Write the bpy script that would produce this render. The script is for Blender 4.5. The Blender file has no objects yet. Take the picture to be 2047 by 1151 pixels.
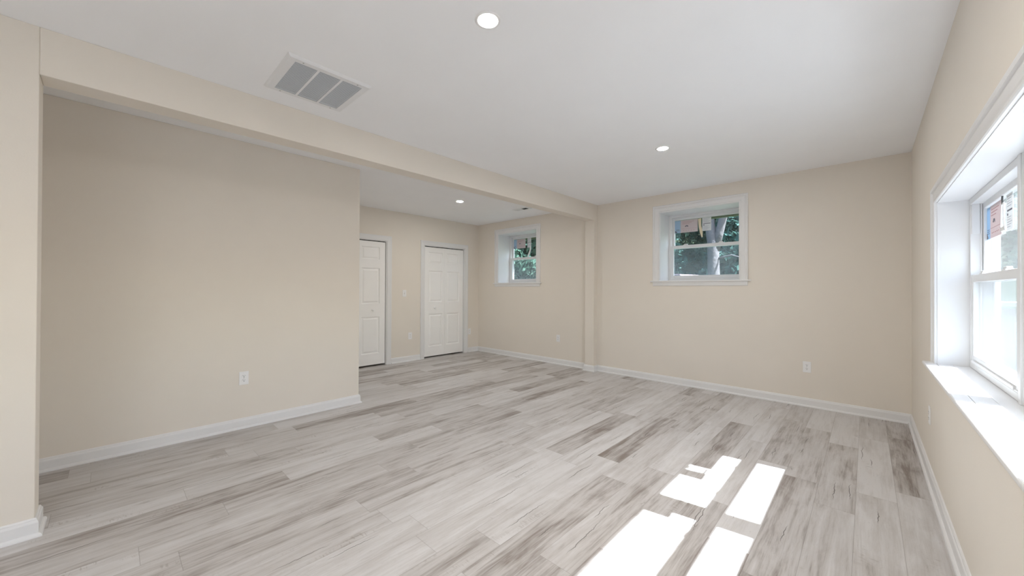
import bpy, math, random
import numpy as np
from mathutils import Matrix, Vector

C = bpy.context.scene.collection
SC = bpy.context.scene

# ------------------------------------------------------------------ camera
F_PX, YAW, PITCH, ROLL, CAM_H = 753.65, 43.2328, 0.3171, 0.2436, 1.25
a, b, c = map(math.radians, (YAW, PITCH, ROLL))
fwd = Vector((-math.sin(a) * math.cos(b), math.cos(a) * math.cos(b), math.sin(b)))
rgt = Vector((math.cos(a), math.sin(a), 0))
upv = rgt.cross(fwd)
r2 = rgt * math.cos(c) + upv * math.sin(c)
u2 = -rgt * math.sin(c) + upv * math.cos(c)
cam_data = bpy.data.cameras.new('camera')
cam = bpy.data.objects.new('camera', cam_data)
C.objects.link(cam)
cam_data.sensor_width = 36
cam_data.lens = 36 * F_PX / 2047
cam_data.clip_start = 0.02
cam_data.clip_end = 300
m = Matrix((r2, u2, -fwd)).transposed().to_4x4()
m.translation = (0, 0, CAM_H)
cam.matrix_world = m
SC.camera = cam

# ------------------------------------------------------------------ light
SUN_DIR = Vector((1, 0.125, 1.2)).normalized()          # towards the sun
SUN_E = 24.5
SKY_STRENGTH = 0.62
LAMP = 570.0
EXPOSURE = 0.25
world = bpy.data.worlds.new('world')
SC.world = world
world.use_nodes = True
nt = world.node_tree
nt.nodes.clear()
sky = nt.nodes.new('ShaderNodeTexSky')
sky.sky_type = 'NISHITA'
sky.sun_disc = False
sky.sun_elevation = math.asin(SUN_DIR.z)
sky.sun_rotation = math.atan2(SUN_DIR.x, SUN_DIR.y)
sky.air_density = 1.0
sky.dust_density = 2.0
bg = nt.nodes.new('ShaderNodeBackground')
bg.inputs['Strength'].default_value = SKY_STRENGTH
wo = nt.nodes.new('ShaderNodeOutputWorld')
nt.links.new(sky.outputs[0], bg.inputs[0])
nt.links.new(bg.outputs[0], wo.inputs[0])
sun_data = bpy.data.lights.new('sun', 'SUN')
sun_data.energy = SUN_E
sun_data.angle = math.radians(0.55)
sun_data.color = (0.94, 1.0, 1.09)
sun = bpy.data.objects.new('sun', sun_data)
C.objects.link(sun)
sun.rotation_euler = SUN_DIR.to_track_quat('Z', 'Y').to_euler()
sun.location = (8, 1, 9)
SC.view_settings.view_transform = 'Standard'
SC.view_settings.look = 'None'
SC.view_settings.gamma = 1
SC.view_settings.exposure = EXPOSURE
SC.view_settings.use_curve_mapping = False
SC.cycles.max_bounces = 12
SC.cycles.diffuse_bounces = 8
SC.cycles.transparent_max_bounces = 24
SC.cycles.sample_clamp_indirect = 8

# ------------------------------------------------------------------ measures
XR, YB, ZC = 0.312, 5.19, 2.577           # right wall, back wall, ceiling
XB, YP, ZB, BW = -3.057, 5.093, 2.335, 0.16   # beam face, pilaster front, beam bottom, beam width
YJ, XL, YC, XD = -0.256, -4.086, 1.882, -5.837   # column end, left wall, its outer corner, wall with the doors
YF, YA = -3.2, -0.62                      # wall behind the camera, near end of the recess
T = 0.36                                  # masonry thickness


# ------------------------------------------------------------------ materials
def new_mat(name, col, rough=0.5, spec=0.5, metal=0.0):
    mt = bpy.data.materials.new(name)
    mt.use_nodes = True
    p = mt.node_tree.nodes['Principled BSDF']
    p.inputs['Base Color'].default_value = (*col, 1)
    p.inputs['Roughness'].default_value = rough
    p.inputs['Specular IOR Level'].default_value = spec
    p.inputs['Metallic'].default_value = metal
    return mt


def bumped(name, col, rough, scale, strength, var=0.02, spec=0.4, dist=0.002):
    mt = new_mat(name, col, rough, spec)
    n = mt.node_tree
    p = n.nodes['Principled BSDF']
    tc = n.nodes.new('ShaderNodeTexCoord')
    no = n.nodes.new('ShaderNodeTexNoise')
    no.inputs['Scale'].default_value = scale
    no.inputs['Detail'].default_value = 4
    bp = n.nodes.new('ShaderNodeBump')
    bp.inputs['Strength'].default_value = strength
    bp.inputs['Distance'].default_value = dist
    n.links.new(tc.outputs['Object'], no.inputs['Vector'])
    n.links.new(no.outputs['Fac'], bp.inputs['Height'])
    n.links.new(bp.outputs['Normal'], p.inputs['Normal'])
    n2 = n.nodes.new('ShaderNodeTexNoise')
    n2.inputs['Scale'].default_value = scale * 0.02
    n.links.new(tc.outputs['Object'], n2.inputs['Vector'])
    mx = n.nodes.new('ShaderNodeMix')
    mx.data_type = 'RGBA'
    mx.inputs['A'].default_value = (*[v * (1 - var) for v in col], 1)
    mx.inputs['B'].default_value = (*[min(1, v * (1 + var)) for v in col], 1)
    n.links.new(n2.outputs['Fac'], mx.inputs['Factor'])
    n.links.new(mx.outputs['Result'], p.inputs['Base Color'])
    return mt


M = {}
M['wall'] = bumped('beige_wall_paint', (0.785, 0.735, 0.668), 0.75, 140, 0.12, spec=0.25)
M['ceiling'] = bumped('white_ceiling_paint', (0.91, 0.92, 0.945), 0.85, 120, 0.10, spec=0.2)
M['trim'] = bumped('white_semigloss_trim', (0.78, 0.782, 0.792), 0.34, 60, 0.03)
M['door'] = bumped('white_door_paint', (0.91, 0.908, 0.905), 0.38, 220, 0.06)
M['vinyl'] = bumped('white_vinyl', (0.76, 0.765, 0.775), 0.35, 80, 0.02)
M['plastic'] = bumped('white_plastic', (0.85, 0.85, 0.86), 0.3, 90, 0.02)
M['slot'] = new_mat('dark_slot', (0.03, 0.03, 0.03), 0.8)
M['screw'] = bumped('painted_screw', (0.45, 0.45, 0.45), 0.4, 200, 0.05)
M['grille'] = bumped('white_enamel_steel', (0.80, 0.81, 0.83), 0.35, 100, 0.02)
M['louver'] = bumped('grey_enamel_louver', (0.56, 0.59, 0.63), 0.4, 100, 0.02)
M['duct_shade'] = bumped('painted_duct_shade', (0.05, 0.055, 0.06), 0.8, 20, 0.1)  # near-black that stands in for the shade inside the vents
M['concrete'] = bumped('dark_asphalt', (0.13, 0.13, 0.13), 0.9, 25, 0.4, 0.12)
M['block'] = bumped('grey_painted_block', (0.42, 0.43, 0.42), 0.9, 25, 0.3, 0.06)
M['siding'] = bumped('exterior_render', (0.55, 0.54, 0.5), 0.9, 30, 0.3, 0.06)
M['olive'] = bumped('olive_drip_cap', (0.13, 0.16, 0.09), 0.6, 60, 0.1, 0.1)
M['pink'] = bumped('pale_pink_painted_board', (0.26, 0.19, 0.22), 0.6, 40, 0.1, 0.05)
M['ink'] = bumped('grey_ink', (0.16, 0.16, 0.2), 0.7, 50, 0.02)
M['ink_red'] = bumped('faded_red_ink', (0.50, 0.30, 0.32), 0.7, 50, 0.02)
M['ink_pale'] = bumped('pale_ink', (0.45, 0.45, 0.5), 0.7, 50, 0.02)
M['tape'] = bumped('torn_cream_tape', (0.75, 0.66, 0.48), 0.6, 60, 0.1, 0.1)
M['strap'] = bumped('white_strap', (0.85, 0.85, 0.84), 0.4, 60, 0.05)
M['cord'] = bumped('dark_cord', (0.06, 0.06, 0.06), 0.7, 200, 0.2)


def glass_mat(name, tint, haze=0.0):
    mt = bpy.data.materials.new(name)
    mt.use_nodes = True
    n = mt.node_tree
    n.nodes.clear()
    o = n.nodes.new('ShaderNodeOutputMaterial')
    tr = n.nodes.new('ShaderNodeBsdfTransparent')
    tr.inputs[0].default_value = (*tint, 1)
    gl = n.nodes.new('ShaderNodeBsdfGlossy')
    gl.inputs['Roughness'].default_value = 0.02
    # Schlick reflectance, the same on both faces of the pane
    lw = n.nodes.new('ShaderNodeLayerWeight')
    lw.inputs['Blend'].default_value = 0.5
    pw = n.nodes.new('ShaderNodeMath')
    pw.operation = 'POWER'
    pw.inputs[1].default_value = 5
    fr = n.nodes.new('ShaderNodeMath')
    fr.operation = 'MULTIPLY_ADD'
    fr.inputs[1].default_value = 0.96
    fr.inputs[2].default_value = 0.04
    n.links.new(lw.outputs['Facing'], pw.inputs[0])
    n.links.new(pw.outputs[0], fr.inputs[0])
    mx = n.nodes.new('ShaderNodeMixShader')
    n.links.new(fr.outputs[0], mx.inputs[0])
    n.links.new(tr.outputs[0], mx.inputs[1])
    n.links.new(gl.outputs[0], mx.inputs[2])
    if haze:                                   # translucent haze mixed in to whiten the panes
        tl = n.nodes.new('ShaderNodeBsdfTranslucent')
        tl.inputs[0].default_value = (0.80, 0.83, 0.83, 1)
        hz = n.nodes.new('ShaderNodeMixShader')
        hz.inputs[0].default_value = haze
        n.links.new(tr.outputs[0], hz.inputs[1])
        n.links.new(tl.outputs[0], hz.inputs[2])
        n.links.new(hz.outputs[0], mx.inputs[1])
    n.links.new(mx.outputs[0], o.inputs[0])
    return mt


def screen_mat(name, cover, col):
    mt = bpy.data.materials.new(name)
    mt.use_nodes = True
    n = mt.node_tree
    n.nodes.clear()
    o = n.nodes.new('ShaderNodeOutputMaterial')
    tr = n.nodes.new('ShaderNodeBsdfTransparent')
    df = n.nodes.new('ShaderNodeBsdfDiffuse')
    df.inputs[0].default_value = (*col, 1)
    tl = n.nodes.new('ShaderNodeBsdfTranslucent')
    tl.inputs[0].default_value = (*col, 1)
    m1 = n.nodes.new('ShaderNodeMixShader')
    m1.inputs[0].default_value = 0.5
    n.links.new(df.outputs[0], m1.inputs[1])
    n.links.new(tl.outputs[0], m1.inputs[2])
    mx = n.nodes.new('ShaderNodeMixShader')
    mx.inputs[0].default_value = cover
    n.links.new(tr.outputs[0], mx.inputs[1])
    n.links.new(m1.outputs[0], mx.inputs[2])
    n.links.new(mx.outputs[0], o.inputs[0])
    return mt


M['glass'] = glass_mat('clear_window_glass', (0.95, 0.985, 0.975))
M['hazed_glass'] = glass_mat('hazed_window_glass', (0.96, 0.985, 0.98), 0.02)
M['screen'] = screen_mat('fine_insect_screen', 0.13, (0.42, 0.45, 0.48))


def leaf_mat(name, c0, c1, trans=0.35):
    mt = bpy.data.materials.new(name)
    mt.use_nodes = True
    n = mt.node_tree
    n.nodes.clear()
    o = n.nodes.new('ShaderNodeOutputMaterial')
    tc = n.nodes.new('ShaderNodeTexCoord')
    no = n.nodes.new('ShaderNodeTexNoise')
    no.inputs['Scale'].default_value = 2.2
    no.inputs['Detail'].default_value = 5
    rp = n.nodes.new('ShaderNodeValToRGB')
    rp.color_ramp.elements[0].position = 0.35
    rp.color_ramp.elements[0].color = (*c0, 1)
    rp.color_ramp.elements[1].position = 0.68
    rp.color_ramp.elements[1].color = (*c1, 1)
    df = n.nodes.new('ShaderNodeBsdfDiffuse')
    tl = n.nodes.new('ShaderNodeBsdfTranslucent')
    mx = n.nodes.new('ShaderNodeMixShader')
    mx.inputs[0].default_value = trans
    n.links.new(tc.outputs['Object'], no.inputs['Vector'])
    n.links.new(no.outputs['Fac'], rp.inputs[0])
    n.links.new(rp.outputs[0], df.inputs[0])
    n.links.new(rp.outputs[0], tl.inputs[0])
    n.links.new(df.outputs[0], mx.inputs[1])
    n.links.new(tl.outputs[0], mx.inputs[2])
    n.links.new(mx.outputs[0], o.inputs[0])
    return mt


def paper_mat(name, col):
    mt = leaf_mat(name, [v * 0.97 for v in col], col, 0.22)
    return mt


M['paper_white'] = paper_mat('white_paper', (0.80, 0.81, 0.82))
M['paper_pink'] = paper_mat('pale_rosy_paper', (0.70, 0.62, 0.63))
M['paper_blue'] = paper_mat('pale_blue_paper', (0.45, 0.62, 0.78))
M['spruce'] = leaf_mat('blue_green_needles', (0.035, 0.085, 0.075), (0.13, 0.235, 0.205))
M['broad'] = leaf_mat('mid_green_leaves', (0.038, 0.082, 0.062), (0.13, 0.22, 0.165))
M['bark'] = bumped('grey_bark', (0.13, 0.118, 0.125), 0.95, 14, 0.9, 0.3, dist=0.02)
M['lawn'] = bumped('lawn_green', (0.030, 0.050, 0.022), 0.95, 40, 0.6, 0.3, dist=0.02)


def emit_mat(name, col, s):
    mt = bpy.data.materials.new(name)
    mt.use_nodes = True
    p = mt.node_tree.nodes['Principled BSDF']
    p.inputs['Base Color'].default_value = (0.9, 0.9, 0.9, 1)
    p.inputs['Emission Color'].default_value = (*col, 1)
    p.inputs['Emission Strength'].default_value = s
    return mt


M['lens'] = emit_mat('lit_lamp_lens', (1.0, 0.965, 0.895), LAMP)


def floor_mat():
    mt = bpy.data.materials.new('greige_oak_planks')
    mt.use_nodes = True
    n = mt.node_tree
    N, L = n.nodes, n.links
    p = N['Principled BSDF']

    def val(x):
        return x

    def math_(op, a_, b_=None, c_=None, clamp=False):
        q = N.new('ShaderNodeMath')
        q.operation = op
        q.use_clamp = clamp
        for i, v in enumerate((a_, b_, c_)):
            if v is None:
                continue
            if isinstance(v, (int, float)):
                q.inputs[i].default_value = v
            else:
                L.new(v, q.inputs[i])
        return q.outputs[0]

    def comb(x, y, z):
        q = N.new('ShaderNodeCombineXYZ')
        for i, v in enumerate((x, y, z)):
            if isinstance(v, (int, float)):
                q.inputs[i].default_value = v
            else:
                L.new(v, q.inputs[i])
        return q.outputs[0]

    def noise(vec, detail=3.0, rough=0.55, dist=0.0):
        q = N.new('ShaderNodeTexNoise')
        q.inputs['Scale'].default_value = 1
        q.inputs['Detail'].default_value = detail
        q.inputs['Roughness'].default_value = rough
        q.inputs['Distortion'].default_value = dist
        L.new(vec, q.inputs['Vector'])
        return q.outputs['Fac']

    def smooth(v, lo, hi):
        q = N.new('ShaderNodeMapRange')
        q.interpolation_type = 'SMOOTHSTEP'
        q.inputs['From Min'].default_value = lo
        q.inputs['From Max'].default_value = hi
        L.new(v, q.inputs['Value'])
        return q.outputs['Result']

    def white(vec):
        q = N.new('ShaderNodeTexWhiteNoise')
        q.noise_dimensions = '3D'
        L.new(vec, q.inputs['Vector'])
        return q.outputs['Value']

    def mix(fac, A, B, mode='MIX'):
        q = N.new('ShaderNodeMix')
        q.data_type = 'RGBA'
        q.blend_type = mode
        if isinstance(fac, (int, float)):
            q.inputs['Factor'].default_value = fac
        else:
            L.new(fac, q.inputs['Factor'])
        for k, v in (('A', A), ('B', B)):
            if isinstance(v, tuple):
                q.inputs[k].default_value = (*v, 1)
            else:
                L.new(v, q.inputs[k])
        return q.outputs['Result']

    tc = N.new('ShaderNodeTexCoord')
    sp = N.new('ShaderNodeSeparateXYZ')
    L.new(tc.outputs['Object'], sp.inputs[0])
    X, Y = sp.outputs[0], sp.outputs[1]
    PW, PL = 0.18, 1.22
    rx = math_('DIVIDE', math_('ADD', X, 0.048), PW)
    row = math_('FLOOR', rx)
    fx = math_('FRACT', rx)
    rr = white(comb(row, 3.3, 7.7))
    ry = math_('ADD', math_('DIVIDE', Y, PL), math_('MULTIPLY', rr, 9.0))
    col = math_('FLOOR', ry)
    fy = math_('FRACT', ry)
    pid = white(comb(row, col, 1.7))
    pid2 = white(comb(row, col, 5.1))
    zo = math_('MULTIPLY', pid, 60.0)
    ex = math_('MULTIPLY', math_('MINIMUM', fx, math_('SUBTRACT', 1.0, fx)), PW)
    ey = math_('MULTIPLY', math_('MINIMUM', fy, math_('SUBTRACT', 1.0, fy)), PL)
    edge = math_('MINIMUM', ex, ey)
    seam = math_('SUBTRACT', 1.0, smooth(edge, 0.0004, 0.0018))
    # soft tonal streaks along the board, finer grain, broad blotches
    streak = noise(comb(math_('MULTIPLY', X, 17), math_('MULTIPLY', Y, 1.25), zo), 5, 0.66, 0.5)
    grain = noise(comb(math_('MULTIPLY', X, 95), math_('MULTIPLY', Y, 4.5), zo), 5, 0.65, 0.4)
    blotch = noise(comb(math_('MULTIPLY', X, 5), math_('MULTIPLY', Y, 2.0), zo), 3, 0.6, 1.2)
    fleck = noise(comb(math_('MULTIPLY', X, 160), math_('MULTIPLY', Y, 26), zo), 3, 0.7)
    tone = math_('ADD', math_('MULTIPLY', streak, 0.52), math_('MULTIPLY', grain, 0.24))
    tone = math_('ADD', tone, math_('MULTIPLY', blotch, 0.24))
    tone = math_('ADD', tone, math_('MULTIPLY', math_('SUBTRACT', pid2, 0.5), 0.20))
    rp = N.new('ShaderNodeValToRGB')
    e = rp.color_ramp.elements
    e[0].position = 0.32
    e[0].color = (0.22, 0.185, 0.165, 1)
    e[1].position = 0.62
    e[1].color = (0.61, 0.597, 0.597, 1)
    x_ = e.new(0.46)
    x_.color = (0.485, 0.462, 0.45, 1)
    L.new(tone, rp.inputs[0])
    colr = rp.outputs[0]
    # dark fissures that run with the grain
    def crack(seed, prob, amp):
        """one thin split per board: random place and length, wandering with the grain"""
        r1 = white(comb(row, col, seed))
        r2 = white(comb(row, col, seed + 1.3))
        r3 = white(comb(row, col, seed + 2.9))
        r4 = white(comb(row, col, seed + 4.1))
        wob = noise(comb(math_('MULTIPLY', r1, 90.0), math_('MULTIPLY', Y, 7.0), seed), 4, 0.62)
        wob2 = math_('MULTIPLY', math_('SUBTRACT', wob, 0.5), amp)
        slope = math_('MULTIPLY', math_('SUBTRACT', r2, 0.5), 0.05)
        cx = math_('ADD', math_('MULTIPLY', r1, 0.76), 0.12)
        dy = math_('SUBTRACT', fy, math_('ADD', math_('MULTIPLY', r3, 0.7), 0.15))
        off = math_('MULTIPLY', math_('SUBTRACT', fx, cx), PW)
        off = math_('SUBTRACT', off, math_('ADD', wob2, math_('MULTIPLY', dy, math_('MULTIPLY', slope, PL))))
        half = math_('ADD', math_('MULTIPLY', r4, 0.12), 0.045)
        tt = math_('DIVIDE', dy, half)
        wid = math_('MULTIPLY', math_('SUBTRACT', 1.0, math_('MULTIPLY', tt, tt)), math_('ADD', 0.0012, math_('MULTIPLY', wob, 0.0022)))
        wid = math_('MAXIMUM', wid, 0.00001)
        q = math_('DIVIDE', math_('ABSOLUTE', off), wid)
        ln = math_('SUBTRACT', 1.0, smooth(q, 0.45, 1.15))
        on = math_('LESS_THAN', r2, prob)
        return math_('MULTIPLY', ln, on)

    fl = math_('MAXIMUM', math_('MAXIMUM', crack(11.0, 0.55, 0.045), crack(23.0, 0.5, 0.06)), crack(37.0, 0.45, 0.05))
    # saw chatter across the board in patches
    saw = noise(comb(math_('MULTIPLY', X, 26), math_('MULTIPLY', Y, 95), zo), 2, 0.5, 0.8)
    sg = smooth(noise(comb(math_('MULTIPLY', X, 9), math_('MULTIPLY', Y, 2.2), math_('ADD', zo, 43.0)), 2), 0.60, 0.72)
    saw = math_('MULTIPLY', smooth(saw, 0.52, 0.66), sg)
    # knots
    vo = N.new('ShaderNodeTexVoronoi')
    vo.inputs['Scale'].default_value = 1
    L.new(comb(math_('MULTIPLY', X, 5.5), math_('MULTIPLY', Y, 2.1), zo), vo.inputs['Vector'])
    kn = math_('MULTIPLY', math_('SUBTRACT', 1.0, smooth(vo.outputs['Distance'], 0.03, 0.14)), smooth(fleck, 0.42, 0.62))
    colr = mix(math_('MULTIPLY', saw, 0.38), colr, (0.22, 0.18, 0.155))
    colr = mix(math_('MULTIPLY', kn, 0.55), colr, (0.17, 0.135, 0.115))
    colr = mix(math_('MULTIPLY', smooth(fleck, 0.60, 0.72), 0.25), colr, (0.24, 0.20, 0.175))
    colr = mix(math_('MULTIPLY', fl, 0.85), colr, (0.07, 0.055, 0.05))
    colr = mix(math_('MULTIPLY', seam, 0.40), colr, (0.15, 0.12, 0.105))
    L.new(colr, p.inputs['Base Color'])
    p.inputs['Specular IOR Level'].default_value = 0.36
    ro = math_('ADD', 0.36, math_('MULTIPLY', grain, 0.16))
    L.new(ro, p.inputs['Roughness'])
    h = math_('SUBTRACT', math_('MULTIPLY', grain, 0.25), math_('ADD', math_('MULTIPLY', fl, 0.6), math_('MULTIPLY', seam, 0.8)))
    bp = N.new('ShaderNodeBump')
    bp.inputs['Strength'].default_value = 0.25
    bp.inputs['Distance'].default_value = 0.002
    L.new(h, bp.inputs['Height'])
    L.new(bp.outputs['Normal'], p.inputs['Normal'])
    return mt


M['floor'] = floor_mat()


# ------------------------------------------------------------------ mesh helpers
class MB:
    def __init__(self):
        self.v, self.f = [], []

    def add(self, verts, faces):
        o = len(self.v)
        self.v += [tuple(p) for p in verts]
        self.f += [tuple(i + o for i in q) for q in faces]
        return self

    def box(self, x0, x1, y0, y1, z0, z1):
        x0, x1 = min(x0, x1), max(x0, x1)
        y0, y1 = min(y0, y1), max(y0, y1)
        z0, z1 = min(z0, z1), max(z0, z1)
        v = [(x0, y0, z0), (x1, y0, z0), (x1, y1, z0), (x0, y1, z0),
             (x0, y0, z1), (x1, y0, z1), (x1, y1, z1), (x0, y1, z1)]
        f = [(0, 3, 2, 1), (4, 5, 6, 7), (0, 1, 5, 4), (1, 2, 6, 5), (2, 3, 7, 6), (3, 0, 4, 7)]
        return self.add(v, f)

    def lathe(self, prof, center, axis='z', n=32, cap=True):
        """prof: list of (radius, height along axis)."""
        cx, cy, cz = center
        v, f = [], []
        for r, h in prof:
            for k in range(n):
                t = 2 * math.pi * k / n
                p, q = r * math.cos(t), r * math.sin(t)
                if axis == 'z':
                    v.append((cx + p, cy + q, cz + h))
                elif axis == 'y':
                    v.append((cx + q, cy + h, cz + p))
                else:
                    v.append((cx + h, cy + p, cz + q))
        for i in range(len(prof) - 1):
            for k in range(n):
                k2 = (k + 1) % n
                f.append((i * n + k, i * n + k2, (i + 1) * n + k2, (i + 1) * n + k))
        if cap:
            f.append(tuple(range(n))[::-1])
            f.append(tuple((len(prof) - 1) * n + k for k in range(n)))
        return self.add(v, f)

    def tube(self, pts, radii, n=10):
        pts = [Vector(p) for p in pts]
        v, f = [], []
        prev = None
        for i, p in enumerate(pts):
            d = (pts[min(i + 1, len(pts) - 1)] - pts[max(i - 1, 0)]).normalized()
            ref = Vector((0, 0, 1)) if abs(d.z) < 0.9 else Vector((1, 0, 0))
            s = d.cross(ref).normalized() if prev is None else (prev - d * prev.dot(d)).normalized()
            prev = s
            t = d.cross(s)
            for k in range(n):
                an = 2 * math.pi * k / n
                v.append(p + (s * math.cos(an) + t * math.sin(an)) * radii[i])
        for i in range(len(pts) - 1):
            for k in range(n):
                k2 = (k + 1) % n
                f.append((i * n + k, i * n + k2, (i + 1) * n + k2, (i + 1) * n + k))
        f.append(tuple(range(n))[::-1])
        f.append(tuple((len(pts) - 1) * n + k for k in range(n)))
        return self.add(v, f)

    def sweep_frame(self, u0, u1, z0, z1, prof, y=lambda p: p, bottom=False):
        """mitred casing: prof = list of (offset away from the opening, protrusion); local x,z plane, y = -protrusion."""
        pth = lambda o: [(u0 - o, z0), (u0 - o, z1 + o), (u1 + o, z1 + o), (u1 + o, z0)]
        v, f = [], []
        for o, p in prof:
            for (u, z) in pth(o):
                v.append((u, -p, z))
        n = len(prof)
        for i in range(n - 1):
            for s in range(3):
                f.append((i * 4 + s, i * 4 + s + 1, (i + 1) * 4 + s + 1, (i + 1) * 4 + s))
        for s in range(3):                                       # back
            f.append(((n - 1) * 4 + s, (n - 1) * 4 + s + 1, s + 1, s))
        f.append(tuple(i * 4 for i in range(n)))
        f.append(tuple(i * 4 + 3 for i in range(n))[::-1])
        return self.add(v, f)

    def build(self, name, mat, parent=None, bevel=0.0, smooth=False, seg=2, recalc=True):
        me = bpy.data.meshes.new(name)
        me.from_pydata(self.v, [], self.f)
        if recalc:
            import bmesh
            bm = bmesh.new()
            bm.from_mesh(me)
            bmesh.ops.recalc_face_normals(bm, faces=bm.faces)
            bm.to_mesh(me)
            bm.free()
        me.materials.append(M[mat] if isinstance(mat, str) else mat)
        o = bpy.data.objects.new(name, me)
        C.objects.link(o)
        if parent is not None:
            o.parent = parent
        if bevel:
            md = o.modifiers.new('bevel', 'BEVEL')
            md.width = bevel
            md.segments = seg
            md.limit_method = 'ANGLE'
            md.angle_limit = math.radians(40)
        if smooth:
            for pl in me.polygons:
                pl.use_smooth = True
        return o


def struct(o):
    o['kind'] = 'structure'
    return o


def empty(name, loc=(0, 0, 0), rz=0.0, parent=None):
    o = bpy.data.objects.new(name, None)
    C.objects.link(o)
    o.empty_display_size = 0.05
    o.location = loc
    o.rotation_euler = (0, 0, rz)
    if parent is not None:
        o.parent = parent
    return o


def tag(o, label, cat, group=None):
    o['label'] = label
    o['category'] = cat
    if group:
        o['group'] = group
    return o


# ------------------------------------------------------------------ room shell
struct(MB().box(XD - 0.9, XR + 0.02, YF - 0.1, YB + 0.02, -0.12, 0).build('floor', 'floor'))
struct(MB().box(XD - 0.9, XR + T, YF - 0.1, YB + T, ZC, ZC + 0.15).build('ceiling', 'ceiling'))

# window openings: local u from the left edge seen from inside
W1 = dict(u0=-2.076, u1=-1.122, z0=1.388, z1=2.322)
W2 = dict(u0=-5.244, u1=-4.290, z0=1.388, z1=2.332)
W3 = dict(y0=1.42, y1=3.42, z0=0.815, z1=1.787)
W_ADDED = dict(y0=-2.75, y1=-0.75, z0=0.815, z1=1.787)      # unseen copy of the twin window, added to light the near side

mb = MB()
G = 0.0122
xs = [XD - 0.12, W2['u0'] - G, W2['u1'] + G, W1['u0'] - G, W1['u1'] + G, XR + T]
for i in range(5):
    x0, x1 = xs[i], xs[i + 1]
    if i in (1, 3):
        w = W2 if i == 1 else W1
        mb.box(x0, x1, YB, YB + T, 0, w['z0'] - 0.02)
        mb.box(x0, x1, YB, YB + T, w['z1'] + 0.0122, ZC)
    else:
        mb.box(x0, x1, YB, YB + T, 0, ZC)
struct(mb.build('wall_back', 'wall'))
TR_ = 0.24
mb = MB()
mb.box(XR, XR + TR_, W_ADDED['y1'] + G, W3['y0'] - G, 0, ZC)
mb.box(XR, XR + TR_, YF, W_ADDED['y0'] - G, 0, ZC)
mb.box(XR, XR + TR_, W3['y1'] + G, YB, 0, ZC)
for w in (W3, W_ADDED):
    mb.box(XR, XR + TR_, w['y0'] - G, w['y1'] + G, 0, w['z0'] - 0.02)
    mb.box(XR, XR + TR_, w['y0'] - G, w['y1'] + G, w['z1'] + 0.0122, ZC)
struct(mb.build('wall_right', 'wall'))
struct(MB().box(XB - BW, XR + TR_, YF - 0.12, YF, 0, ZC).build('wall_front', 'wall'))
# column end of the near-left wall, beam and pilaster
struct(MB().box(XB - BW, XB, YF, YJ, 0, ZC).build('wall_column', 'wall', bevel=0.004))
struct(MB().box(XB - BW, XB, YJ, YB, ZB, ZC).build('wall_beam', 'wall', bevel=0.004))
struct(MB().box(XB - BW, XB, YP, YB, 0, ZB).build('wall_pilaster', 'wall', bevel=0.004))
# recess wall on the left: an L that turns away at its far corner
mb = MB()
L_ = [(XL, YA), (XL, YC), (XD, YC), (XD, YC - 0.12), (XL - 0.12, YC - 0.12), (XL - 0.12, YA)]
v = [(x, y, 0) for x, y in L_] + [(x, y, ZC) for x, y in L_]
f = [tuple(range(6))[::-1], tuple(range(6, 12))] + [(i, (i + 1) % 6, 6 + (i + 1) % 6, 6 + i) for i in range(6)]
mb.add(v, f)
struct(mb.build('wall_left', 'wall', bevel=0.004))
struct(MB().box(XL, XB - BW, YA - 0.12, YA, 0, ZC).build('wall_recess', 'wall'))
# wall with the two closets
D1 = dict(y0=2.215, y1=3.155, z=2.062)
D2 = dict(y0=3.885, y1=4.825, z=2.062)
mb = MB()
ys = [YC - 0.12, D1['y0'], D1['y1'], D2['y0'], D2['y1'], YB]
for i in range(5):
    mb.box(XD - 0.12, XD, ys[i], ys[i + 1], 0 if i not in (1, 3) else 2.062, ZC)
struct(mb.build('wall_closets', 'wall'))
for i, d in enumerate((D1, D2)):                       # closet interiors behind the doors
    mb = MB()
    x0, x1 = XD - 0.75, XD - 0.12
    mb.box(x0 - 0.05, x0, d['y0'] - 0.1, d['y1'] + 0.1, 0, ZC)
    mb.box(x0, x1, d['y0'] - 0.15, d['y0'] - 0.1, 0, ZC)
    mb.box(x0, x1, d['y1'] + 0.1, d['y1'] + 0.15, 0, ZC)
    struct(mb.build('wall_closet_%s' % ('near', 'far')[i], 'wall'))

# baseboards with shoe moulding, mitred, one object per wall
BASE = [(0.0, 0.0), (0.027, 0.0), (0.027, 0.006), (0.0245, 0.013), (0.0195, 0.018), (0.0145, 0.0195),
        (0.0145, 0.070), (0.0125, 0.077), (0.0095, 0.081), (0.0085, 0.087), (0.005, 0.092), (0.0, 0.093)]


def baseboards(path, names):
    pts = [Vector((x, y)) for x, y in path]
    nseg = len(pts) - 1
    dirs = [(pts[i + 1] - pts[i]).normalized() for i in range(nseg)]
    nor = [Vector((-d.y, d.x)) for d in dirs]

    def joint(i, off):
        if i == 0:
            return pts[0] + nor[0] * off
        if i == nseg:
            return pts[nseg] + nor[-1] * off
        n0, n1 = nor[i - 1], nor[i]
        return pts[i] + (n0 + n1) * (off / (1 + n0.dot(n1)))
    for s in range(nseg):
        v, f = [], []
        for off, z in BASE:
            for i in (s, s + 1):
                q = joint(i, off)
                v.append((q.x, q.y, z))
        k = len(BASE)
        for j in range(k):
            j2 = (j + 1) % k
            f.append((2 * j, 2 * j + 1, 2 * j2 + 1, 2 * j2))
        f.append(tuple(2 * j for j in range(k)))
        f.append(tuple(2 * j + 1 for j in range(k))[::-1])
        struct(MB().add(v, f).build('baseboard_' + names[s], 'trim'))


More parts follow.
